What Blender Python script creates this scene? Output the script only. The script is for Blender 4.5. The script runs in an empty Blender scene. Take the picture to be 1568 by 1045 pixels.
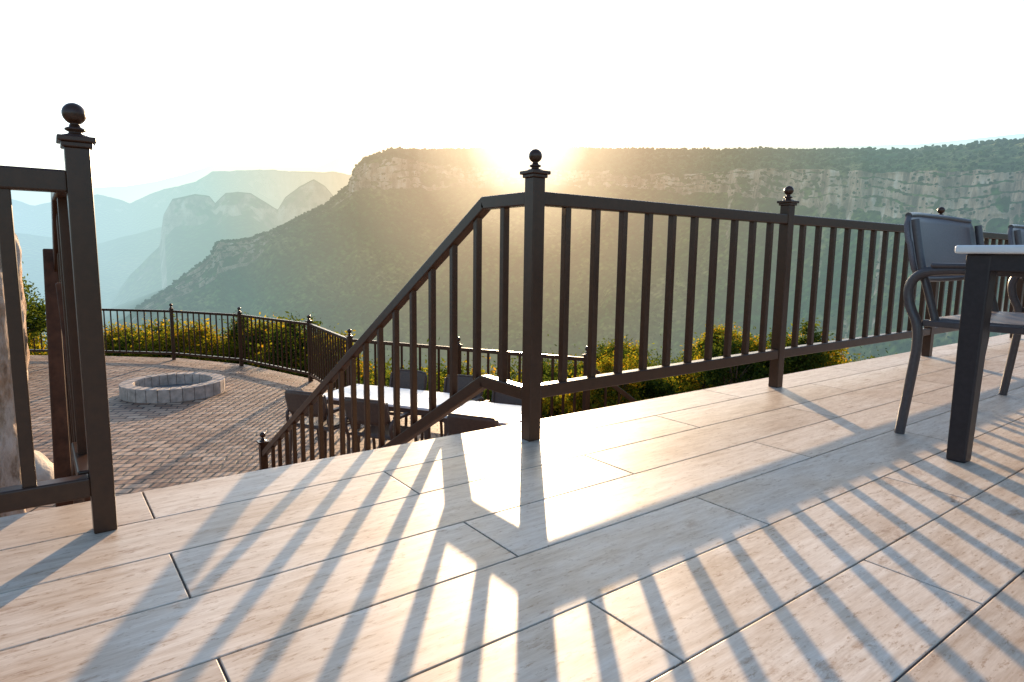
import bpy, math, random, bmesh
import numpy as np
from mathutils import Vector, Matrix
random.seed(4); rng=np.random.default_rng(7)
sc=bpy.context.scene
sc.view_settings.view_transform='Standard'
try: sc.view_settings.look='None'
except Exception: pass
sc.view_settings.exposure=0
COL=bpy.context.collection
rad=math.radians
SUN_AZ=52.2; SUN_EL=9.8

# ---------------------------------------------------------------- materials
def newmat(name):
    m=bpy.data.materials.new(name); m.use_nodes=True
    nt=m.node_tree; b=nt.nodes['Principled BSDF']
    return m,nt,b
def N(nt,t,**kw):
    n=nt.nodes.new(t)
    for k,v in kw.items(): setattr(n,k,v)
    return n
def ramp(nt,stops):
    r=nt.nodes.new('ShaderNodeValToRGB'); e=r.color_ramp.elements
    while len(e)<len(stops): e.new(.5)
    for i,(p,c) in enumerate(stops):
        e[i].position=p; e[i].color=(*c,1) if len(c)==3 else c
    return r
def mix(nt,blend,fac,a,b):
    m=nt.nodes.new('ShaderNodeMix'); m.data_type='RGBA'; m.blend_type=blend
    for s,v in ((m.inputs[0],fac),(m.inputs[6],a),(m.inputs[7],b)):
        if isinstance(v,bpy.types.NodeSocket): nt.links.new(v,s)
        elif isinstance(v,(int,float)): s.default_value=v
        else: s.default_value=(*v,1)
    return m.outputs[2]
def objcoord(nt,scale=(1,1,1),rot=(0,0,0),gen='Object'):
    tc=nt.nodes.new('ShaderNodeTexCoord'); mp=nt.nodes.new('ShaderNodeMapping')
    mp.inputs['Scale'].default_value=scale; mp.inputs['Rotation'].default_value=rot
    nt.links.new(tc.outputs[gen],mp.inputs[0]); return mp.outputs[0]
def bump(nt,b,h,strength=.3,dist=.01):
    bp=nt.nodes.new('ShaderNodeBump'); bp.inputs['Strength'].default_value=strength; bp.inputs['Distance'].default_value=dist
    nt.links.new(h,bp.inputs['Height']); nt.links.new(bp.outputs[0],b.inputs['Normal'])
def noise(nt,vec,scale,detail=5,rough=.55):
    n=nt.nodes.new('ShaderNodeTexNoise'); n.inputs['Scale'].default_value=scale
    n.inputs['Detail'].default_value=detail; n.inputs['Roughness'].default_value=rough
    if vec is not None: nt.links.new(vec,n.inputs['Vector'])
    return n.outputs['Fac']

def mat_tile():
    m,nt,b=newmat('wood_look_tile')
    g=nt.nodes.new('ShaderNodeNewGeometry')
    tc=nt.nodes.new('ShaderNodeTexCoord')
    cmb=nt.nodes.new('ShaderNodeCombineXYZ')
    mul=N(nt,'ShaderNodeMath',operation='MULTIPLY'); mul.inputs[1].default_value=37.
    nt.links.new(g.outputs['Random Per Island'],mul.inputs[0])
    for i in range(3): nt.links.new(mul.outputs[0],cmb.inputs[i])
    add=N(nt,'ShaderNodeVectorMath',operation='ADD'); nt.links.new(tc.outputs['Object'],add.inputs[0]); nt.links.new(cmb.outputs[0],add.inputs[1])
    def mp(s):
        k=nt.nodes.new('ShaderNodeMapping'); k.inputs['Scale'].default_value=s; nt.links.new(add.outputs[0],k.inputs[0]); return k.outputs[0]
    grain=noise(nt,mp((2.2,16,1)),3.0,9,.66)
    fine=noise(nt,mp((9,110,1)),3.0,4,.6)
    cloud=noise(nt,mp((1.6,3.2,1)),1.6,6,.62)
    knot=noise(nt,mp((4,9,1)),1.9,7,.7)
    speck=noise(nt,mp((14,40,1)),2.2,5,.75)
    r1=ramp(nt,[(.25,(.42,.32,.235)),(.42,(.58,.50,.42)),(.6,(.69,.63,.56)),(.8,(.75,.70,.65))])
    nt.links.new(grain,r1.inputs[0])
    r2=ramp(nt,[(.3,(.80,.66,.52)),(.5,(1,.95,.90)),(.72,(1.0,1.0,1.0))]); nt.links.new(cloud,r2.inputs[0])
    c=mix(nt,'MULTIPLY',.9,r1.outputs[0],r2.outputs[0])
    r3=ramp(nt,[(.29,(.54,.39,.28)),(.41,(1,1,1))]); nt.links.new(knot,r3.inputs[0])
    c=mix(nt,'MULTIPLY',.85,c,r3.outputs[0])
    r6=ramp(nt,[(.35,(.58,.46,.36)),(.44,(1,1,1))]); nt.links.new(speck,r6.inputs[0])
    c=mix(nt,'MULTIPLY',.8,c,r6.outputs[0])
    r4=ramp(nt,[(0,(.86,.81,.76)),(.5,(1,.97,.94)),(1,(1.03,1.03,1.03))]); nt.links.new(g.outputs['Random Per Island'],r4.inputs[0])
    c=mix(nt,'MULTIPLY',1.,c,r4.outputs[0])
    r5=ramp(nt,[(.3,(.82,.78,.74)),(.6,(1,1,1))]); nt.links.new(fine,r5.inputs[0])
    c=mix(nt,'MULTIPLY',.65,c,r5.outputs[0])
    nt.links.new(c,b.inputs['Base Color'])
    rr=N(nt,'ShaderNodeMapRange'); rr.inputs['To Min'].default_value=.36; rr.inputs['To Max'].default_value=.54; nt.links.new(cloud,rr.inputs[0]); nt.links.new(rr.outputs[0],b.inputs['Roughness'])
    bump(nt,b,grain,.2,.001)
    return m
def mat_simple(name,col,rough=.5,metal=0,nscale=20,var=.25,bs=.1,bd=.002,spec=.5):
    m,nt,b=newmat(name); v=objcoord(nt)
    n=noise(nt,v,nscale,6,.6)
    lo=tuple(c*(1-var) for c in col); hi=tuple(min(1,c*(1+var)) for c in col)
    r=ramp(nt,[(.3,lo),(.7,hi)]); nt.links.new(n,r.inputs[0]); nt.links.new(r.outputs[0],b.inputs['Base Color'])
    b.inputs['Roughness'].default_value=rough; b.inputs['Metallic'].default_value=metal; b.inputs['Specular IOR Level'].default_value=spec
    bump(nt,b,n,bs,bd); return m
def mat_bark():
    m,nt,b=newmat('pale_bark'); v=objcoord(nt,(1,1,.35))
    n=noise(nt,v,14,8,.7); n2=noise(nt,objcoord(nt),5,5,.6)
    r=ramp(nt,[(.33,(.10,.065,.04)),(.44,(.42,.32,.24)),(.56,(.68,.58,.50)),(.8,(.8,.75,.7))]); nt.links.new(n,r.inputs[0])
    r2=ramp(nt,[(.35,(.75,.55,.4)),(.6,(1,1,1))]); nt.links.new(n2,r2.inputs[0])
    c=mix(nt,'MULTIPLY',1,r.outputs[0],r2.outputs[0]); nt.links.new(c,b.inputs['Base Color']); b.inputs['Roughness'].default_value=.9
    bump(nt,b,n,1.,.03); return m
def mat_paver():
    m,nt,b=newmat('brick_paving')
    v=objcoord(nt,rot=(0,0,rad(28)))
    wob=N(nt,'ShaderNodeTexNoise'); wob.inputs['Scale'].default_value=.6; nt.links.new(v,wob.inputs['Vector'])
    vm=N(nt,'ShaderNodeVectorMath',operation='SCALE'); vm.inputs['Scale'].default_value=.25; nt.links.new(wob.outputs['Color'],vm.inputs[0])
    va=N(nt,'ShaderNodeVectorMath',operation='ADD'); nt.links.new(v,va.inputs[0]); nt.links.new(vm.outputs[0],va.inputs[1])
    bt=nt.nodes.new('ShaderNodeTexBrick'); nt.links.new(va.outputs[0],bt.inputs['Vector'])
    bt.inputs['Scale'].default_value=1; bt.inputs['Brick Width'].default_value=.26; bt.inputs['Row Height'].default_value=.14
    bt.inputs['Mortar Size'].default_value=.014; bt.inputs['Color1'].default_value=(.27,.15,.095,1); bt.inputs['Color2'].default_value=(.52,.37,.27,1); bt.inputs['Mortar'].default_value=(.045,.033,.026,1)
    bt.inputs['Mortar Smooth'].default_value=.3
    n=noise(nt,v,1.2,6,.6); r=ramp(nt,[(.3,(.72,.66,.62)),(.7,(1.1,1.06,1.0))]); nt.links.new(n,r.inputs[0])
    c=mix(nt,'MULTIPLY',1,bt.outputs['Color'],r.outputs[0])
    n2=noise(nt,v,30,5,.6); r2=ramp(nt,[(.3,(.8,.8,.8)),(.7,(1.1,1.1,1.1))]); nt.links.new(n2,r2.inputs[0])
    c=mix(nt,'MULTIPLY',.8,c,r2.outputs[0])
    nt.links.new(c,b.inputs['Base Color']); b.inputs['Roughness'].default_value=.65; b.inputs['Specular IOR Level'].default_value=.3
    inv=N(nt,'ShaderNodeMath',operation='SUBTRACT'); inv.inputs[0].default_value=1; nt.links.new(bt.outputs['Fac'],inv.inputs[1])
    bump(nt,b,inv.outputs[0],.8,.012); return m
def mat_terrain(name,sc_=1.):
    m,nt,b=newmat(name)
    g=nt.nodes.new('ShaderNodeNewGeometry'); sx=nt.nodes.new('ShaderNodeSeparateXYZ'); nt.links.new(g.outputs['Normal'],sx.inputs[0])
    v=objcoord(nt)
    n1=noise(nt,v,.007*sc_,8,.7); n2=noise(nt,v,.05*sc_,6,.7)
    vo=nt.nodes.new('ShaderNodeTexVoronoi'); vo.inputs['Scale'].default_value=.10*sc_; nt.links.new(v,vo.inputs['Vector'])
    gr=ramp(nt,[(.34,(.022,.075,.022)),(.46,(.06,.125,.025)),(.56,(.17,.185,.045)),(.68,(.32,.24,.11))]); nt.links.new(n1,gr.inputs[0])
    gd=ramp(nt,[(.1,(1.4,1.4,1.2)),(.6,(.3,.35,.3))]); nt.links.new(vo.outputs['Distance'],gd.inputs[0])
    green=mix(nt,'MULTIPLY',.85,gr.outputs[0],gd.outputs[0])
    vs=objcoord(nt,(1,1,.3)); n3=noise(nt,vs,.05*sc_,7,.7)
    vz=objcoord(nt,(.1,.1,2.2)); n4=noise(nt,vz,.03*sc_,5,.6)
    rk=ramp(nt,[(.3,(.06,.05,.04)),(.43,(.28,.19,.13)),(.54,(.58,.41,.28)),(.68,(.76,.63,.5))]); nt.links.new(n3,rk.inputs[0])
    st=ramp(nt,[(.35,(.6,.55,.5)),(.6,(1.1,1.05,1.0))]); nt.links.new(n4,st.inputs[0])
    rock=mix(nt,'MULTIPLY',.8,rk.outputs[0],st.outputs[0])
    ad=N(nt,'ShaderNodeMath',operation='MULTIPLY_ADD'); ad.inputs[1].default_value=.6; nt.links.new(n2,ad.inputs[0]); nt.links.new(sx.outputs[2],ad.inputs[2])
    fr=ramp(nt,[(.62,(0,0,0)),(.74,(1,1,1))]); nt.links.new(ad.outputs[0],fr.inputs[0])
    c=mix(nt,'MIX',fr.outputs[0],rock,green)
    nt.links.new(c,b.inputs['Base Color']); b.inputs['Roughness'].default_value=.95
    b.inputs['Specular IOR Level'].default_value=.1
    bump(nt,b,n3,.6,4.)
    return m
def mat_leaf(name,cols,trans=.5,tint=(1.9,1.7,.8)):
    m,nt,b=newmat(name); g=nt.nodes.new('ShaderNodeNewGeometry')
    r=ramp(nt,cols); nt.links.new(g.outputs['Random Per Island'],r.inputs[0])
    out=nt.nodes['Material Output']
    d=nt.nodes.new('ShaderNodeBsdfDiffuse'); t=nt.nodes.new('ShaderNodeBsdfTranslucent'); mx=nt.nodes.new('ShaderNodeMixShader')
    br=mix(nt,'MULTIPLY',1,r.outputs[0],tint)
    nt.links.new(r.outputs[0],d.inputs[0]); nt.links.new(br,t.inputs[0])
    mx.inputs[0].default_value=trans; nt.links.new(d.outputs[0],mx.inputs[1]); nt.links.new(t.outputs[0],mx.inputs[2]); nt.links.new(mx.outputs[0],out.inputs[0])
    return m
M_TILE=mat_tile()
M_GROUT=mat_simple('grout',(.10,.085,.075),.9)
M_METAL=mat_simple('bronze_painted_metal',(.046,.0175,.0075),.32,.0,40,.2,.12,.001,.42)
M_PAVE=mat_paver()
M_STONE=mat_simple('pit_stone',(.42,.33,.27),.8,0,9,.35,.5,.006)
M_MORT=mat_simple('pit_mortar',(.12,.09,.07),.9)
M_ASH=mat_simple('ash',(.16,.14,.13),.95,0,14,.5,.8,.03)
M_CHAIR=mat_simple('grey_powder_coat',(.075,.062,.064),.35,.1,80,.15,.05,.0005)
M_PANEL=mat_simple('grey_mesh_fabric',(.135,.115,.12),.4,0,200,.2,.2,.001,.35)
M_TABLE=mat_simple('dark_table_metal',(.026,.020,.022),.4,.1,60,.2,.05,.001,.35)
M_TOP=mat_simple('pale_table_top',(.7,.7,.7),.35,0,10,.06,.05,.001)
M_BROWN=mat_simple('brown_resin',(.09,.055,.04),.5,0,40,.2,.05,.001)
M_WOOD=mat_simple('reddish_timber',(.085,.034,.018),.6,0,22,.5,.3,.002,.3)
M_ROCK=mat_simple('boulder_stone',(.42,.35,.28),.9,0,3,.5,1.,.05)
M_BARK=mat_bark()
M_WALL=mat_simple('retaining_wall_stone',(.3,.25,.2),.9,0,4,.4,.8,.03)
M_TERR=mat_terrain('canyon_terrain'); 
M_FAR=mat_terrain('far_mountain_rock',.35)
M_NEAR=mat_simple('hillside_soil_scrub',(.05,.07,.025),.95,0,.8,.5,.6,.2)
M_LEAF=mat_leaf('leaves_yellow_green',[(0,(.06,.09,.012)),(.5,(.15,.16,.02)),(.8,(.26,.20,.02)),(1,(.34,.18,.02))],.55)
M_LEAF2=mat_leaf('leaves_green',[(0,(.02,.045,.012)),(1,(.075,.10,.02))],.45)
M_TWIG=mat_simple('twig_bark',(.12,.08,.05),.9)
M_TREES=mat_leaf('distant_canopy',[(0,(.015,.045,.014)),(1,(.085,.12,.03))],.2)

# ---------------------------------------------------------------- mesh helpers
class MB:
    def __init__(s): s.v=[]; s.f=[]
    def add(s,vs,fs):
        o=len(s.v); s.v+= [tuple(x) for x in vs]; s.f+=[tuple(i+o for i in q) for q in fs]
    def box(s,x0,x1,y0,y1,z0,z1):
        s.add([(x0,y0,z0),(x1,y0,z0),(x1,y1,z0),(x0,y1,z0),(x0,y0,z1),(x1,y0,z1),(x1,y1,z1),(x0,y1,z1)],
              [(0,3,2,1),(4,5,6,7),(0,1,5,4),(1,2,6,5),(2,3,7,6),(3,0,4,7)])
    def beam(s,a,b,w,h,w2=None,h2=None):
        a=Vector(a);b=Vector(b);d=(b-a).normalized()
        up=Vector((0,0,1)) if abs(d.z)<.98 else Vector((0,1,0))
        r=d.cross(up).normalized(); u=r.cross(d).normalized()
        w2=w2 or w; h2=h2 or h; vs=[]
        for p,ww,hh in ((a,w,h),(b,w2,h2)):
            for i,j in ((-1,-1),(1,-1),(1,1),(-1,1)): vs.append(p+r*ww/2*i+u*hh/2*j)
        s.add(vs,[(0,3,2,1),(4,5,6,7),(0,1,5,4),(1,2,6,5),(2,3,7,6),(3,0,4,7)])
    def lathe(s,c,prof,n=20):
        cx,cy=c; vs=[];fs=[]
        for r,z in prof:
            for k in range(n): t=2*math.pi*k/n; vs.append((cx+r*math.cos(t),cy+r*math.sin(t),z))
        for i in range(len(prof)-1):
            for k in range(n): fs.append((i*n+k,i*n+(k+1)%n,(i+1)*n+(k+1)%n,(i+1)*n+k))
        s.add(vs,fs)
    def obj(s,name,mat,parent=None,bevel=0,smooth=False,seg=2):
        me=bpy.data.meshes.new(name); me.from_pydata(s.v,[],s.f); me.update()
        o=bpy.data.objects.new(name,me); COL.objects.link(o); me.materials.append(mat)
        if smooth: me.polygons.foreach_set('use_smooth',[True]*len(me.polygons))
        if bevel:
            md=o.modifiers.new('bevel','BEVEL'); md.width=bevel; md.segments=seg; md.limit_method='ANGLE'
        if parent: o.parent=parent
        return o
def empty(name,loc=(0,0,0)):
    e=bpy.data.objects.new(name,None); e.location=loc; COL.objects.link(e); e.empty_display_size=.1; return e
def tube(name,pts,rx,mat,parent,cyc=False):
    cu=bpy.data.curves.new(name,'CURVE'); cu.dimensions='3D'; cu.bevel_depth=rx; cu.bevel_resolution=4; cu.resolution_u=8; cu.use_fill_caps=True
    sp=cu.splines.new('NURBS'); sp.points.add(len(pts)-1)
    for i,p in enumerate(pts): sp.points[i].co=(*p,1)
    sp.order_u=3; sp.use_endpoint_u=True; sp.use_cyclic_u=cyc
    o=bpy.data.objects.new(name,cu); COL.objects.link(o); cu.materials.append(mat); o.parent=parent; return o
def grid_mesh(name,P,mat,smooth=True):
    R,C,_=P.shape; me=bpy.data.meshes.new(name)
    idx=np.arange(R*C).reshape(R,C)
    q=np.stack([idx[:-1,:-1],idx[:-1,1:],idx[1:,1:],idx[1:,:-1]],-1).reshape(-1,4)
    me.vertices.add(R*C); me.vertices.foreach_set('co',P.reshape(-1).astype(np.float32))
    me.loops.add(q.size); me.loops.foreach_set('vertex_index',q.reshape(-1).astype(np.int32))
    me.polygons.add(len(q)); me.polygons.foreach_set('loop_start',np.arange(0,q.size,4,dtype=np.int32)); me.polygons.foreach_set('loop_total',np.full(len(q),4,np.int32))
    me.polygons.foreach_set('use_smooth',np.full(len(q),smooth))
    me.update(); me.validate(); me.materials.append(mat)
    o=bpy.data.objects.new(name,me); COL.objects.link(o); return o
def h2(ix,iy,s):
    n=(ix*374761393+iy*668265263+s*1442695041)&0xffffffff
    n=((n^(n>>13))*1274126177)&0xffffffff
    n=(n^(n>>16))&0xffffffff
    return n/4294967295.
def vn(x,y,s=0):
    x=np.asarray(x,float);y=np.asarray(y,float)+0*x; x=x+0*y
    xi=np.floor(x).astype(np.int64);yi=np.floor(y).astype(np.int64);fx=x-xi;fy=y-yi
    fx=fx*fx*(3-2*fx);fy=fy*fy*(3-2*fy)
    a=h2(xi,yi,s);b=h2(xi+1,yi,s);c=h2(xi,yi+1,s);d=h2(xi+1,yi+1,s)
    return (a+(b-a)*fx)*(1-fy)+(c+(d-c)*fx)*fy
def fbm(x,y,s=0,o=5,g=.5):
    t=0;a=1;n=0
    for k in range(o): t=t+a*(vn(x*2**k,np.asarray(y)*2**k,s+k*17)*2-1); n+=a; a*=g
    return t/n

# ---------------------------------------------------------------- camera
CAM=Vector((0,0,.70)); A=rad(53.3); Pp=rad(7.67); r_=.0131
F0=Vector((math.cos(A),math.sin(A),0)); R0=Vector((math.sin(A),-math.cos(A),0)); Z=Vector((0,0,1))
Fd=F0*math.cos(Pp)-Z*math.sin(Pp); U0=F0*math.sin(Pp)+Z*math.cos(Pp)
Rt=(R0+U0*r_).normalized(); Up=(U0-R0*r_).normalized()
cd=bpy.data.cameras.new('camera'); cam=bpy.data.objects.new('camera',cd); COL.objects.link(cam)
mw=Matrix((( Rt.x,Up.x,-Fd.x,CAM.x),(Rt.y,Up.y,-Fd.y,CAM.y),(Rt.z,Up.z,-Fd.z,CAM.z),(0,0,0,1)))
cam.matrix_world=mw; cd.sensor_width=36; cd.lens=980/1568*36; cd.clip_end=60000; cd.clip_start=.05
sc.camera=cam

# ---------------------------------------------------------------- light
w=bpy.data.worlds.new('World'); sc.world=w; w.use_nodes=True; nt=w.node_tree
sk=nt.nodes.new('ShaderNodeTexSky'); sk.sky_type='NISHITA'; sk.sun_disc=False
sk.sun_elevation=rad(SUN_EL); sk.sun_rotation=rad(90-SUN_AZ); sk.altitude=600; sk.air_density=1.; sk.dust_density=3.; sk.ozone_density=2.
bg=nt.nodes['Background']; bg.inputs[1].default_value=.38; nt.links.new(sk.outputs[0],bg.inputs[0])
sl=bpy.data.lights.new('sun','SUN'); sl.energy=11; sl.angle=rad(.5); sl.color=(1,.71,.43)
so=bpy.data.objects.new('sun',sl); COL.objects.link(so)
sd=Vector((math.cos(rad(SUN_EL))*math.cos(rad(SUN_AZ)),math.cos(rad(SUN_EL))*math.sin(rad(SUN_AZ)),math.sin(rad(SUN_EL))))
so.rotation_mode='QUATERNION'; so.rotation_quaternion=sd.to_track_quat('Z','Y'); so.location=(20,25,12)

# ---------------------------------------------------------------- deck floor
EDGE=2.085
deck=empty('deck_floor')
tb=MB(); pw=.24; pl=1.31; g=.0022
row=0; y1=EDGE
while y1>-3.2:
    y0=y1-pw; off=.21 if row%2==0 else .865
    k0=int((-5-off)/pl)-1
    for k in range(k0,k0+14):
        x0=off+k*pl; 
        tb.box(x0+g,x0+pl-g,y0+g,y1-g,-.018,0)
    y1=y0; row+=1
tb.obj('tiles',M_TILE,deck,bevel=.0016,seg=2)
gb=MB(); gb.box(-6.5,11.5,-3.4,EDGE-.001,-.14,-.0035); gb.obj('grout_bed',M_GROUT,deck)
gb=MB(); gb.box(-6.4,11.4,-3.3,EDGE-.12,-2.0,-.142); gb.obj('retaining_wall',M_WALL,deck)

# ---------------------------------------------------------------- railings
FH=.078
def post(mb,x,y,zb,H,s=1.,w=.06):
    zt=zb+H-FH*s
    mb.box(x-w/2,x+w/2,y-w/2,y+w/2,zb,zt-.024)
    mb.box(x-w*.62,x+w*.62,y-w*.62,y+w*.62,zt-.025,zt-.012)
    mb.box(x-w*.76,x+w*.76,y-w*.76,y+w*.76,zt-.013,zt)
    return (x,y,zt,s)
def finial(mb,x,y,zt,s):
    R=.0245*s; c=zt+FH*s-R
    pr=[(.030*s,zt-.001),(.028*s,zt+.004*s),(.015*s,zt+.008*s),(.013*s,zt+.012*s),(.021*s,zt+.016*s),(.021*s,zt+.020*s),(.012*s,zt+.024*s),(.011*s,zt+.029*s)]
    a0=-1.2
    for i in range(13):
        t=a0+(math.pi/2-a0)*i/12; pr.append((max(.0003,R*math.cos(t)),c+R*math.sin(t)))
    mb.lathe((x,y),pr,24)
def railing(name,posts,zb,rt,rb,balx,H=1.08,w=.054,bw=.028,rw=.045,rh=.05,finscale=1.):
    e=empty(name); P=MB();Fi=MB();Rm=MB();B=MB()
    for (x,y) in posts: finial(Fi,*post(P,x,y,zb,H,finscale,w))
    for i in range(len(posts)-1):
        a=Vector((*posts[i],0));b=Vector((*posts[i+1],0));d=(b-a).normalized()
        a2=a+d*w*.48;b2=b-d*w*.48
        for z in (rt-rh/2,rb-rh/2):
            Rm.beam((a2.x,a2.y,zb+z),(b2.x,b2.y,zb+z),rw,rh)
        L=(b-a).length; n=max(2,round(L/balx))
        for k in range(1,n):
            p=a+d*L*k/n
            B.beam((p.x,p.y,zb+rb-.01),(p.x,p.y,zb+rt-rh+.01),bw,bw)
    P.obj('posts',M_METAL,e,.003);Fi.obj('ball_finials',M_METAL,e,0,True);Rm.obj('rails',M_METAL,e,.005,seg=3);B.obj('balusters',M_METAL,e,.003)
    return e
railing('deck_railing',[(1.485,1.865),(3.23,1.905),(5.24,1.915),(7.2,1.93),(9.2,1.93),(11.2,1.93)],0,.93,.21,.166)
railing('deck_railing',[(-6.,1.84),(-3.9,1.84),(-1.9,1.84),(.1,1.845)],0,.88,.145,.145,H=1.035,w=.05)
def stair_rail(name,x,ytop,z0=.93):
    e=empty(name); P=MB();Fi=MB();Rm=MB();B=MB()
    yk=2.18; ye=5.57; ze=z0-1.95; sl_=(ze-z0)/(ye-yk)
    for dz in (0,-.73):
        t=z0+dz-.025
        Rm.beam((x,ytop+.03,t),(x,yk+.006,t),.045,.05)
        Rm.beam((x,yk-.006,t+.002),(x,ye-.03,t+ze-z0+.02),.045,.05)
    y=2.05
    while y<ye-.1:
        zt=z0-.03+(min(0,(y-yk)*sl_ if y>yk else 0)); zz=zt-.71
        B.beam((x,y,zz),(x,y,zt),.028,.028); y+=.19
    finial(Fi,*post(P,x,ye,-1.7,.86,1.))
    P.obj('newel_post',M_METAL,e,.003);Fi.obj('ball_finial',M_METAL,e,0,True);Rm.obj('rails',M_METAL,e,.005,seg=3);B.obj('balusters',M_METAL,e,.003)
stair_rail('stair_railing',1.485,1.865)
stair_rail('stair_railing',.075,1.845,.88)
tf=empty('timber_post_frame'); q=MB()
q.beam((.0,2.55,-1.7),(.045,2.55,.70),.075,.07,.035,.05); q.beam((.13,2.30,-1.0),(.06,2.34,.60),.03,.05,.022,.04)
q.obj('timbers',M_WOOD,tf,.004)
st=empty('staircase'); T=MB();S=MB()
n=10; rise=1.7/n; run=.295
for k in range(n-1):
    z=-(k+1)*rise; y=EDGE+k*run
    T.box(.14,1.445,y+.004,y+run+.02,z-.03,z)
    if k>0: S.box(.15,1.435,y+.03,y+.05,z-.001,z+rise-.032)
for x in (.145,1.42): S.beam((x,EDGE,-.22),(x,EDGE+run*n,-1.82),.03,.22)
T.obj('treads',M_TILE,st,.003);S.obj('risers_stringers',M_BROWN,st,.002)

# ---------------------------------------------------------------- patio
PZ=-1.7
outl=[(-9,1.9),(-9,18.2),(-4,19.2),(-2.2,18.9),(-.6,18.3),(1.,17.2),(2.5,15.85),(3.5,14.2),(4.15,11.8),(4.05,10.4),(3.95,9.2),(4.85,7.7),(5.85,6.0),(6.6,5.2),(7.0,1.9)]
me=bpy.data.meshes.new('patio_paving'); nv=len(outl)
me.from_pydata([(x,y,PZ) for x,y in outl]+[(x,y,PZ-.6) for x,y in outl],[],[tuple(range(nv))[::-1]]+[(i,(i+1)%nv,(i+1)%nv+nv,i+nv) for i in range(nv)])
bm=bmesh.new(); bm.from_mesh(me); bmesh.ops.recalc_face_normals(bm,faces=bm.faces); bm.to_mesh(me); bm.free()
po=bpy.data.objects.new('patio_paving',me); COL.objects.link(po); me.materials.append(M_PAVE)
railing('patio_railing',[(-6.2,18.6),(-4.2,18.9),(-2.3,18.75),(-.63,18.1),(.95,17.0),(2.36,15.7),(3.38,14.07),(4.03,11.71),(3.8,9.25),(4.72,7.6),(5.65,5.95)],PZ,1.1,.16,.155,H=1.25,w=.07,finscale=1.4)
dg=empty('hillside_stair_railing'); q=MB(); q.beam((5.7,5.9,-.75),(6.9,5.35,-1.75),.05,.06); q.beam((5.7,5.9,-1.3),(6.9,5.35,-2.3),.05,.05)
for k in range(1,7):
    t=k/7; q.beam((5.7+1.2*t,5.9-.55*t,-.75-t),(5.7+1.2*t,5.9-.55*t,-1.3-t),.024,.024)
q.box(6.85,6.95,5.3,5.4,-3.,-1.6); q.obj('rails_and_balusters',M_METAL,dg,.003)
fp=empty('fire_pit',(1.78,12.0,PZ)); B=MB(); n=28
for k in range(n):
    a0=2*math.pi*(k+.025)/n; a1=2*math.pi*(k+.975)/n; hz=.21+random.uniform(-.003,.003)
    vs=[]
    for z in (-.02,hz):
        for rr,aa in ((.60,a0),(.8,a0),(.8,a1),(.60,a1)): vs.append((rr*math.cos(aa),rr*math.sin(aa),z))
    B.add(vs,[(3,2,1,0),(4,5,6,7),(0,1,5,4),(1,2,6,5),(2,3,7,6),(3,0,4,7)])
B.obj('ring_stones',M_STONE,fp,.006); 
B=MB(); B.lathe((0,0),[(.61,.0),(.61,.198),(.79,.198),(.79,0)],60); B.obj('mortar_core',M_MORT,fp)
B=MB(); B.lathe((0,0),[(.61,.03),(.3,.045),(.001,.06)],40); B.obj('ash_bed',M_ASH,fp)
def boulder(name,c,s,seed):
    R=18;C=28;P=np.zeros((R,C+1,3))
    for j in range(R):
        ph=-math.pi/2+math.pi*j/(R-1)
        for i in range(C+1):
            t=2*math.pi*(i%C)/C; d=np.array([math.cos(ph)*math.cos(t),math.cos(ph)*math.sin(t),math.sin(ph)])
            k=1+.35*float(fbm(np.array(d[0]*1.6+d[2]+9),np.array(d[1]*1.6-d[2]*.7),seed,4)); P[j,i]=np.array(c)+d*k*np.array(s)
    return grid_mesh(name,P,M_ROCK)
boulder('boulder',(-.35,7.9,PZ+.12),(.42,.35,.34),3); boulder('boulder',(-1.0,8.6,PZ+.2),(.5,.4,.5),8)

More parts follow.
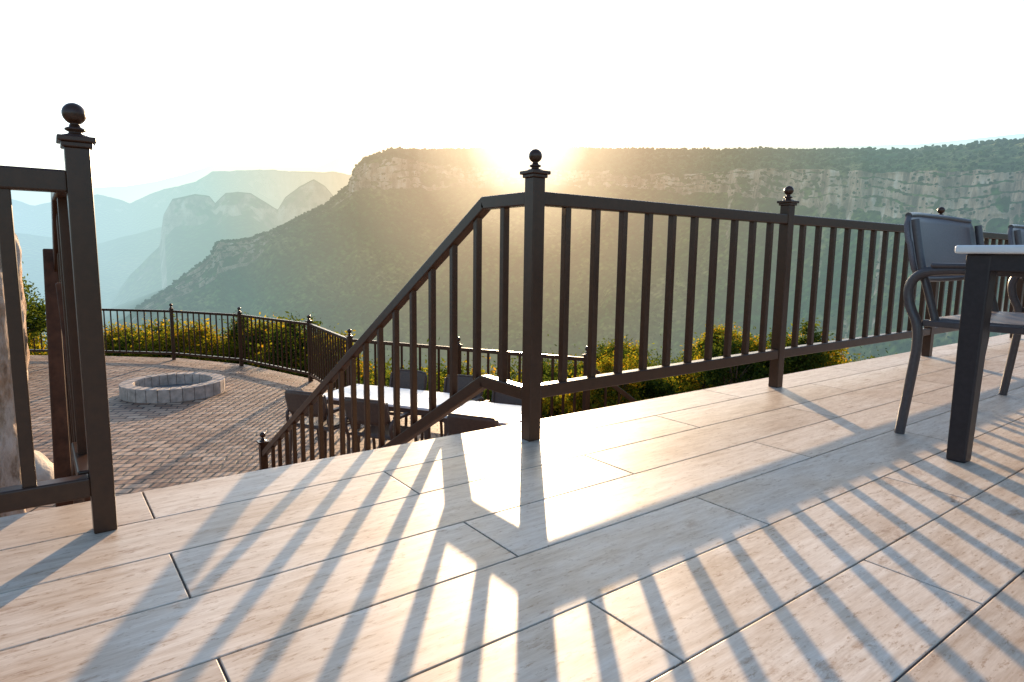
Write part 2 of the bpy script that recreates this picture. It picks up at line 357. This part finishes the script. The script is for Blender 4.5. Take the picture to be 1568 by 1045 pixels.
# ---------------------------------------------------------------- chairs / tables
def armchair(name,loc,rot,mf,mp,W=.70,D=.56):
    e=empty(name,loc); e.rotation_euler=(0,0,rot); s=W/2
    for sg in (-1,1):
        x=sg*s
        tube('leg_arm_loop',[(x,.02,0),(x,.0,.2),(x,-.02,.43),(x,.03,.52),(x,.04,.60),(x,.0,.655),(x,-.1,.665),(x,-.3,.665),(x,-D+.06,.655),(x,-D,.60),(x,-D+.03,.45),(x,-D,.2),(x,-D-.02,0)],.0185,mf,e)
        xi=sg*(s-.035)
        tube('back_upright',[(xi,-.06,.45),(xi,-.03,.55),(xi,.02,.70),(xi,.05,.86)],.015,mf,e)
        q=MB(); q.beam((sg*(s-.02),-.02,.455),(sg*(s-.02),-D+.03,.455),.03,.025); q.obj('seat_side_rail',mf,e,.004)
        q=MB(); q.box(x-.026,x+.026,-D+.06,-.04,.672,.69); q.obj('arm_pad',mf,e,.008,seg=3)
    def sheet(nm,fn,nu,nv,th):
        vs=[];fs=[]
        for j in range(nv+1):
            for i in range(nu+1): vs.append(fn(i/nu*2-1,j/nv))
        for j in range(nv):
            for i in range(nu): a=j*(nu+1)+i; fs.append((a,a+1,a+nu+2,a+nu+1))
        q=MB(); q.add(vs,fs); o=q.obj(nm,mp,e,0,True)
        md=o.modifiers.new('s','SOLIDIFY'); md.thickness=th; md.offset=0; return o
    sheet('seat',lambda u,v:(u*(s-.03),-.04-v*(D-.06),.468-.018*(1-u*u)*math.sin(v*math.pi)-.0*v),12,12,.014)
    def bk(u,v):
        r=1-.10*max(0,abs(v-.5)*2-.6)**1.5/.25
        return (u*(s-.015)*r, .028+.055*v+.045*(1-u*u), .62+.27*v-.012*(abs(u)**3)*(1 if v>.5 else -1))
    sheet('backrest',bk,16,8,.018)
    tube('backrest_top_rail',[bk(u,1.0) for u in (-1,-.6,-.2,.2,.6,1)],.012,mf,e)
    tube('backrest_bottom_rail',[bk(u,0.) for u in (-1,-.6,-.2,.2,.6,1)],.012,mf,e)
    q=MB(); q.beam((-s+.02,-D+.03,.452),(s-.02,-D+.03,.452),.03,.025); q.beam((-s+.02,-.04,.452),(s-.02,-.04,.452),.03,.025); q.obj('seat_cross_rails',mf,e,.004)
    return e
armchair('armchair',(3.16,1.07,0),0,M_CHAIR,M_PANEL,.74)
armchair('armchair',(4.42,1.09,0),0,M_CHAIR,M_PANEL,.70)
armchair('armchair',(4.3,-.35,0),math.pi,M_CHAIR,M_PANEL,.70)
def table(name,loc,rot,L,Wd,H,mt,ml,lw=.075):
    e=empty(name,loc); e.rotation_euler=(0,0,rot)
    q=MB(); q.box(-L/2,L/2,-Wd/2,Wd/2,H-.028,H); q.obj('table_top',mt,e,.008,seg=3)
    q=MB()
    a=.03
    q.box(-L/2+a,L/2-a,-Wd/2+a,-Wd/2+a+.03,H-.085,H-.0285);q.box(-L/2+a,L/2-a,Wd/2-a-.03,Wd/2-a,H-.085,H-.0285)
    q.box(-L/2+a,-L/2+a+.03,-Wd/2+a+.031,Wd/2-a-.031,H-.085,H-.029);q.box(L/2-a-.03,L/2-a,-Wd/2+a+.031,Wd/2-a-.031,H-.085,H-.029)
    q.obj('apron',ml,e,.003); q=MB()
    for sx in (-1,1):
        for sy in (-1,1):
            x=sx*(L/2-.06);y=sy*(Wd/2-.06)
            q.beam((x,y,0),(x-sx*.005,y-sy*.005,H-.03),lw*.8,lw*.8,lw,lw)
    q.obj('legs',ml,e,.006); return e
table('dining_table',(3.42,.42,0),0,1.8,.9,.752,M_TOP,M_TABLE)
table('patio_table',(3.25,6.75,PZ),rad(-58),1.5,.8,.75,M_TOP,M_BROWN,.06)
table('patio_table',(3.8,5.45,PZ),rad(-58),.85,.75,.75,M_TOP,M_BROWN,.06)
for (x,y,ro) in [(2.75,6.2,122),(2.35,6.9,122),(3.75,7.3,-58),(4.15,6.6,-58),(3.3,5.0,122),(4.4,5.9,-58)]:
    armchair('patio_armchair',(x,y,PZ),rad(ro),M_BROWN,M_BROWN,.56,.5)

# ---------------------------------------------------------------- tree trunk at left
tr=empty('tree_trunk'); rows=90; cols=60; P=np.zeros((rows,cols+1,3))
for j in range(rows):
    v=j/(rows-1); z=-1.75+v*2.62; cx=-.235+.03*math.sin(z*2.2); cy=3.4+.05*math.sin(z*1.4)
    for i in range(cols+1):
        t=2*math.pi*(i%cols)/cols
        rr=.14*(1.15-.12*v)+.04*float(fbm(np.array(math.cos(t)*2+5),np.array(z*2.+math.sin(t)*2),3))+.025*float(fbm(np.array(t*0+math.sin(t)*7),np.array(z*5+math.cos(t)*5),9))
        if v>.93: rr*=max(.05,1-((v-.93)/.07)**2*(.5+.5*h2(np.array(i),np.array(1),5)))
        P[j,i]=(cx+rr*math.cos(t),cy+rr*math.sin(t),z)
o=grid_mesh('trunk',P,M_BARK); o.parent=tr

# ---------------------------------------------------------------- ground sheet
th=np.radians(np.concatenate([np.arange(-180,-30,4),np.arange(-30,130,.5),np.arange(130,180.1,4)]))
thd=np.degrees(th)
R0_=np.interp(thd,[-180,-30,0,35,50,58,66,75,90,100,130,180],[60,30,14,9,8.5,9.,11.5,15.5,20,22,40,60])
rr=np.concatenate([[0],np.linspace(4,40,37)*1.0,np.geomspace(44,700,60),np.geomspace(800,30000,14)])
TH,RR=np.meshgrid(th,rr); R0g=np.broadcast_to(R0_,TH.shape)
dd=np.clip(RR-R0g,0,None)
Zg=-2.05-.62*dd; Zg=Zg+np.clip(dd/30,0,1)*6*fbm(RR*np.cos(TH)/40,RR*np.sin(TH)/40,5)+np.clip(dd/4,0,1)*.5*fbm(RR*np.cos(TH)/3,RR*np.sin(TH)/3,6)
Zg=np.maximum(Zg,-330-0*RR)
Pg=np.stack([RR*np.cos(TH),RR*np.sin(TH),Zg],-1)
grid_mesh('ground',Pg[:, ::-1],M_NEAR)

# ---------------------------------------------------------------- mesa
def col(th_,nodes,k): return np.interp(th_,[n[0] for n in nodes],[n[k] for n in nodes])
MN=[(-40,700,7.5,5.5,2.0),(0,700,7.8,5.8,2.4),(15.7,780,8.0,6.1,3.2),(22,900,7.8,6.5,3.6),(31,1150,8.35,6.9,4.6),(41.5,1350,8.85,7.1,5.6),(52.5,1450,8.95,7.4,5.9),(58.5,1500,8.8,7.8,5.7),(63.8,1500,8.45,8.2,5.4),
    (65.9,1500,7.6,7.6,5.2),(66.8,1500,6.8,6.9,5.0),(67.5,1500,5.2,5.4,4.6),(69.,1480,4.0,4.1,3.6),(71.5,1450,2.7,2.8,2.3),(73.5,1420,1.6,1.7,1.1),(75.6,1400,.75,.85,-.9),(77.8,1380,.5,.6,-1.5),(78.5,1370,-.8,-.7,-2.2),(83.5,1300,-4.4,-4.3,-5.),(90,1250,-9,-8.9,-9.5),(96,1200,-14,-13.9,-14.2)]
thm=np.arange(-40,96,.09)
Rr=col(thm,MN,1);S_=col(thm,MN,2);T_=col(thm,MN,3);B_=col(thm,MN,4)
arc=np.radians(thm)*1300
cl=np.clip((T_-B_)/2.,0,1)
sc2=np.clip(Rr/1400,.5,1)
off=fbm(arc/170,0,1,3)*80+ (0.5-np.abs(fbm(arc/38/sc2**.5,0,2,3)))*50
off=off*cl*sc2
T_=T_+.28*fbm(arc/60,3,4,4)*cl; B_=B_+.6*fbm(arc/90,7,5,3)*cl
S_=S_+.05*fbm(arc/50,9,6,4)
rows=[]
def zz(R,e): return .7+R*np.tan(np.radians(e))
rF=Rr*.40+0*Rr; zF=-335+0*Rr
rB=Rr-22+off*.8; zB=zz(Rr,B_); rT=Rr+off; zT=zz(Rr,T_)
rS=Rr+420; zS=zz(rS,S_)
n0=150
for i in range(n0):
    u=i/n0; r=rF+(rB-rF)*u; z=zF+(zB-zF)*(.82*u+.18*u**3)
    gl=fbm(arc/110+r/300,r/320,11,4)*46+(.5-np.abs(fbm(arc/80+r/200,r/300,12,3)))*22
    z=z+gl*sc2*math.sin(math.pi*u)**.6+fbm(arc/14,r/14,13,3)*4
    rows.append((r,z))
n1=40
for i in range(n1):
    u=i/n1; st_=.5*u+.5*(np.floor(u*4+fbm(arc/50,0,15,2)*.8)/4)
    st_=np.clip(st_,0,1)
    r=rB+(rT-rB)*st_+(fbm(arc/9,u*2.2,16,3)*10+fbm(arc/22,u*1.3,18,2)*18)*cl*sc2; z=zB+(zT-zB)*u
    rows.append((r,z))
n2=60
for i in range(n2+1):
    u=i/n2; r=rT+(rS-rT)*u; z=zT+(zS-zT)*(1-(1-u)**1.5)+fbm(arc/60,r/60,20,4)*7*math.sin(math.pi*min(1,u*1.0))+fbm(arc/8,r/8,21,2)*1.2
    rows.append((r,z))
for i in range(1,12):
    r=rS+i*180; z=zS+fbm(arc/8,r/8,21,2)*1.2-i*8-max(0,i-7)*120; rows.append((r,z))
Rm=np.array([a for a,b in rows]);Zm=np.array([b for a,b in rows]); TT=np.radians(thm)[None,:]+0*Rm
Pm=np.stack([Rm*np.cos(TT),Rm*np.sin(TT),Zm],-1)
grid_mesh('mesa_canyon_wall',Pm[:, ::-1],M_TERR)

def ico():
    t=(1+5**.5)/2; v=np.array([(-1,t,0),(1,t,0),(-1,-t,0),(1,-t,0),(0,-1,t),(0,1,t),(0,-1,-t),(0,1,-t),(t,0,-1),(t,0,1),(-t,0,-1),(-t,0,1)],float); v/=np.linalg.norm(v[0])
    f=np.array([(0,11,5),(0,5,1),(0,1,7),(0,7,10),(0,10,11),(1,5,9),(5,11,4),(11,10,2),(10,7,6),(7,1,8),(3,9,4),(3,4,2),(3,2,6),(3,6,8),(3,8,9),(4,9,5),(2,4,11),(6,2,10),(8,6,7),(9,8,1)]); return v,f
iv,iff=ico(); nb=42000
nsl=int(nb*.68); ncl=int(nb*.05)
ri=np.concatenate([rng.integers(30,n0,nsl),rng.integers(n0,n0+n1,ncl),rng.integers(n0+n1,n0+n1+n2+2,nb-nsl-ncl)])
ci=rng.integers(0,len(thm),nb)
keep=(thm[ci]>5)&(thm[ci]<84); ri=ri[keep];ci=ci[keep]; nb=len(ri)
base=Pm[ri,ci]+np.stack([rng.uniform(-3,3,nb),rng.uniform(-3,3,nb),0*ri],-1)
sz=rng.uniform(1.3,4.2,nb)*np.clip(Rm[ri,ci]/1500,.45,1.05)
V=base[:,None,:]+iv[None]*sz[:,None,None]*rng.uniform(.65,1.35,(nb,12,1))*np.array([1,1,.85])+np.array([0,0,.6])*sz[:,None,None]
Fc=(iff[None]+(np.arange(nb)*12)[:,None,None]).reshape(-1,3)
me=bpy.data.meshes.new('distant_trees'); me.vertices.add(nb*12); me.vertices.foreach_set('co',V.reshape(-1).astype(np.float32))
me.loops.add(Fc.size); me.loops.foreach_set('vertex_index',Fc.reshape(-1).astype(np.int32)); me.polygons.add(len(Fc)); me.polygons.foreach_set('loop_start',np.arange(0,Fc.size,3,dtype=np.int32)); me.polygons.foreach_set('loop_total',np.full(len(Fc),3,np.int32)); me.update()
o=bpy.data.objects.new('distant_trees',me); COL.objects.link(o); me.materials.append(M_TREES)

def ridge(name,nodes,R,foot,seed,cliff=.45,back=600):
    t=np.arange(nodes[0][0],nodes[-1][0],.06); e=np.interp(t,[n[0] for n in nodes],[n[1] for n in nodes])
    arc=np.radians(t)*R; e=e+.10*fbm(arc/130,0,seed,4)
    zt=.7+R*np.tan(np.radians(e)); rows=[]
    cz=zt-(zt+335)*cliff*np.clip(.7+.5*fbm(arc/500,1,seed+5,3),.3,1)
    offs=fbm(arc/300,0,seed+1,3)*R*.02
    nT=50
    for i in range(nT):
        u=i/nT; r=R*foot+(R*.985-R*foot)*u+offs*u; z=-335+(cz+335)*(.6*u+.4*u**3)+ fbm(arc/260,r/900,seed+2,4)*70*math.sin(math.pi*u)**.7
        rows.append((r,z))
    for i in range(16):
        u=i/15; r=R*.985+R*.015*u+offs+fbm(arc/60,u*2,seed+3,3)*R*.004; z=cz+(zt-cz)*u; rows.append((r,z))
    for i in range(1,5): rows.append((rows[65][0]+back*i/4,zt-i*4.-(300 if i==4 else 0)))
    Rm=np.array([a+0*t for a,b in rows]);Zm=np.array([b+0*t for a,b in rows]);TT=np.radians(t)[None]+0*Rm
    return grid_mesh(name,np.stack([Rm*np.cos(TT),Rm*np.sin(TT),Zm],-1)[:, ::-1],M_FAR)
d=-.4
ridge('rondavel_mountains',[(x+d,e) for x,e in [(60,3.8),(66,4.2),(69,4.6),(69.8,5.5),(70.7,6.0),(71.9,5.4),(73,4.5),(73.6,3.5),(75,4.3),(75.6,4.65),(76.6,4.75),(77.5,4.6),(78.3,3.8),(78.7,4.35),(79.7,4.45),(81.3,4.0),(82,2.7),(82.4,.3),(84.5,-2),(86,-4.4),(90,-7)]],3600,.55,31,.30,700)
ridge('distant_plateau',[(x+d,e) for x,e in [(50,6.3),(60,6.5),(67.3,6.6),(71.3,6.6),(75,6.6),(78.4,6.3),(79.6,5.4),(81,4.9),(82.5,4.4),(84.2,3.5),(86.2,4.0),(88,3.8),(90,3.0),(92,3.6),(96,3.4),(105,4.2),(120,4.0)]],7500,.62,47,.35,1500)
ridge('distant_slopes',[(x+d,e) for x,e in [(66,2),(74,2.6),(79,2.4),(82,1.9),(84,1.2),(86.5,.4),(90,.9),(94,1.6),(105,2)]],5300,.6,61,.15,900)

# ---------------------------------------------------------------- bushes
def bush_mesh(name,n,seed,mat,ls=.055):
    g_=np.random.default_rng(seed); nc=26
    cc=g_.normal(size=(nc,3)); cc/=np.linalg.norm(cc,axis=1)[:,None]; cc*=g_.uniform(.35,1.,(nc,1))**.6; cc[:,2]=cc[:,2]*.75+.75
    k=g_.integers(0,nc,n); d=g_.normal(size=(n,3))*g_.uniform(.10,.24,nc)[k][:,None]; c=cc[k]+d; c=c[c[:,2]>.02]; n=len(c)
    a=g_.normal(size=(n,3));a/=np.linalg.norm(a,axis=1)[:,None]; b=np.cross(a,g_.normal(size=(n,3)));b/=np.linalg.norm(b,axis=1)[:,None]
    s=g_.uniform(.6,1.3,(n,1))*ls
    V=np.stack([c-a*s,c+b*s*.45,c+a*s,c-b*s*.45],1).reshape(-1,3)
    me=bpy.data.meshes.new(name); me.vertices.add(len(V)); me.vertices.foreach_set('co',V.reshape(-1).astype(np.float32))
    me.loops.add(4*n); me.loops.foreach_set('vertex_index',np.arange(4*n,dtype=np.int32)); me.polygons.add(n); me.polygons.foreach_set('loop_start',np.arange(0,4*n,4,dtype=np.int32)); me.polygons.foreach_set('loop_total',np.full(n,4,np.int32)); me.update()
    me.materials.append(mat); 
    q=MB()
    for i in range(nc):
        p=Vector(cc[i]); m_=Vector((p.x*.35,p.y*.35,p.z*.5)); q.beam((0,0,-1.2),m_,.06,.06,.025,.025); q.beam(m_,p,.025,.025,.006,.006)
    bme=bpy.data.meshes.new(name+'_branches'); bme.from_pydata(q.v,[],q.f); bme.materials.append(M_TWIG)
    return me,bme
BM=[bush_mesh('leaf_mass_a',5200,1,M_LEAF),bush_mesh('leaf_mass_b',4600,2,M_LEAF),bush_mesh('leaf_mass_c',5200,3,M_LEAF2),bush_mesh('leaf_mass_d',3800,5,M_LEAF2,.065),
    bush_mesh('leaf_mass_e',7500,8,M_LEAF2,.038),bush_mesh('leaf_mass_f',7500,9,M_LEAF,.038)]
hb=empty('hillside_bushes')
def put(azd,R,topel,s,kind):
    a=rad(azd); z=.7+R*math.tan(rad(topel)); me,bme=BM[kind]
    for m_,nm in ((me,'foliage'),(bme,'branches')):
        o=bpy.data.objects.new(nm,m_); COL.objects.link(o); o.location=(R*math.cos(a),R*math.sin(a),z-1.75*s); o.scale=(s,s,s); o.rotation_euler=(0,0,random.uniform(0,6.28)); o.parent=hb
for i in range(50):
    azd=random.uniform(69,98); put(azd,random.uniform(1.0,1.25)*np.interp(azd,[66,75,90,98],[13.5,18,21,23]),random.uniform(-7.4,-5.0),random.uniform(.5,1.1),random.choice([0,1,1,2,3]))
for i in range(64):
    azd=random.uniform(24,52); R=random.uniform(10.5,15.5)
    top=np.interp(azd,[24,26.5,29.5,31.5,35,38,41,44,46,50,54],[-8.2,-6.4,-4.5,-7.4,-4.4,-7.8,-8.6,-5.6,-8.2,-11.,-12])+random.uniform(-3.2,0)
    put(azd,R,top,random.uniform(.35,.7),random.choice([0,1,2,2,3,3]))
for i in range(34):
    azd=random.uniform(22,68); R=random.uniform(18,30)
    put(azd,R,np.interp(azd,[22,35,46,60,68],[-7.2,-7.2,-8.4,-9.6,-9.4])+random.uniform(-2.2,.4),random.uniform(1.3,2.3),random.choice([4,4,5]))
for i in range(16):
    azd=random.uniform(54,70); put(azd,random.uniform(12.5,18),random.uniform(-11.5,-9.5),random.uniform(.7,1.1),random.choice([0,2,3]))
for (az_,R,t_,s_,k_) in [(91.6,17,-2.6,.7,2),(93.2,16,-.3,.7,2),(94.5,15,.2,1.,2)]: put(az_,R,t_,s_,k_)

# ---------------------------------------------------------------- aerial veil (self-lit volume, sun glow painted in its emission; lying below the sun's rays)
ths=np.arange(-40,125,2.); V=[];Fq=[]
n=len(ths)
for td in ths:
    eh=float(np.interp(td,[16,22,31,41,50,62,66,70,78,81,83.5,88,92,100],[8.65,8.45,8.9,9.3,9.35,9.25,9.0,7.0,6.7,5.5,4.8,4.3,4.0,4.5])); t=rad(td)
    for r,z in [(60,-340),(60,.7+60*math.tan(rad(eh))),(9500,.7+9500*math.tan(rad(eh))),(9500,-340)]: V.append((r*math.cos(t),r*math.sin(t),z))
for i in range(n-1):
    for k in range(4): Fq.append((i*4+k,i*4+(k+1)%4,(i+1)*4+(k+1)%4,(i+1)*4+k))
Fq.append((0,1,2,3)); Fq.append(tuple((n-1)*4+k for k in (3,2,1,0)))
me=bpy.data.meshes.new('canyon_haze_painted_glow'); me.from_pydata(V,[],Fq)
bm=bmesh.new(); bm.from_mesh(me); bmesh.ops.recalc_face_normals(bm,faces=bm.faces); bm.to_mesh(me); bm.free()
hz=bpy.data.objects.new('canyon_haze_painted_glow',me); COL.objects.link(hz)
m=bpy.data.materials.new('haze_painted_glow'); m.use_nodes=True; nt=m.node_tree; nt.nodes.clear(); out=nt.nodes.new('ShaderNodeOutputMaterial')
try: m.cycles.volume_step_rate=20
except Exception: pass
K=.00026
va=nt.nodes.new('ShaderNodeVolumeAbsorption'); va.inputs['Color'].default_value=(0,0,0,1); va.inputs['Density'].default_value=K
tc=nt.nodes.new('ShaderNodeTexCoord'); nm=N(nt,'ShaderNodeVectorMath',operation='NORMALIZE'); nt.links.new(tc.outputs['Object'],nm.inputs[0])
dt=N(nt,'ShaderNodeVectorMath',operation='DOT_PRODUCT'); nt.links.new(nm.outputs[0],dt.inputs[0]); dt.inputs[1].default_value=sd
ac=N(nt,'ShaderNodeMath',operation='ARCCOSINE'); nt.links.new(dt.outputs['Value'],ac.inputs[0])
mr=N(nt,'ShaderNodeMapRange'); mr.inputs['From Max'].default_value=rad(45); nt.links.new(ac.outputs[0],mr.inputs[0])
rp=ramp(nt,[(0,(1,.90,.74)),(.055,(.92,.76,.55)),(.12,(.52,.38,.235)),(.22,(.285,.205,.13)),(.36,(.165,.142,.098)),(.6,(.10,.138,.13)),(1,(.102,.15,.178))]); nt.links.new(mr.outputs[0],rp.inputs[0])  # paints warm glow near the sun direction, bluish veil away from it
em=nt.nodes.new('ShaderNodeEmission'); em.inputs['Strength'].default_value=K*6.5; nt.links.new(rp.outputs[0],em.inputs['Color'])  # veil light is emitted
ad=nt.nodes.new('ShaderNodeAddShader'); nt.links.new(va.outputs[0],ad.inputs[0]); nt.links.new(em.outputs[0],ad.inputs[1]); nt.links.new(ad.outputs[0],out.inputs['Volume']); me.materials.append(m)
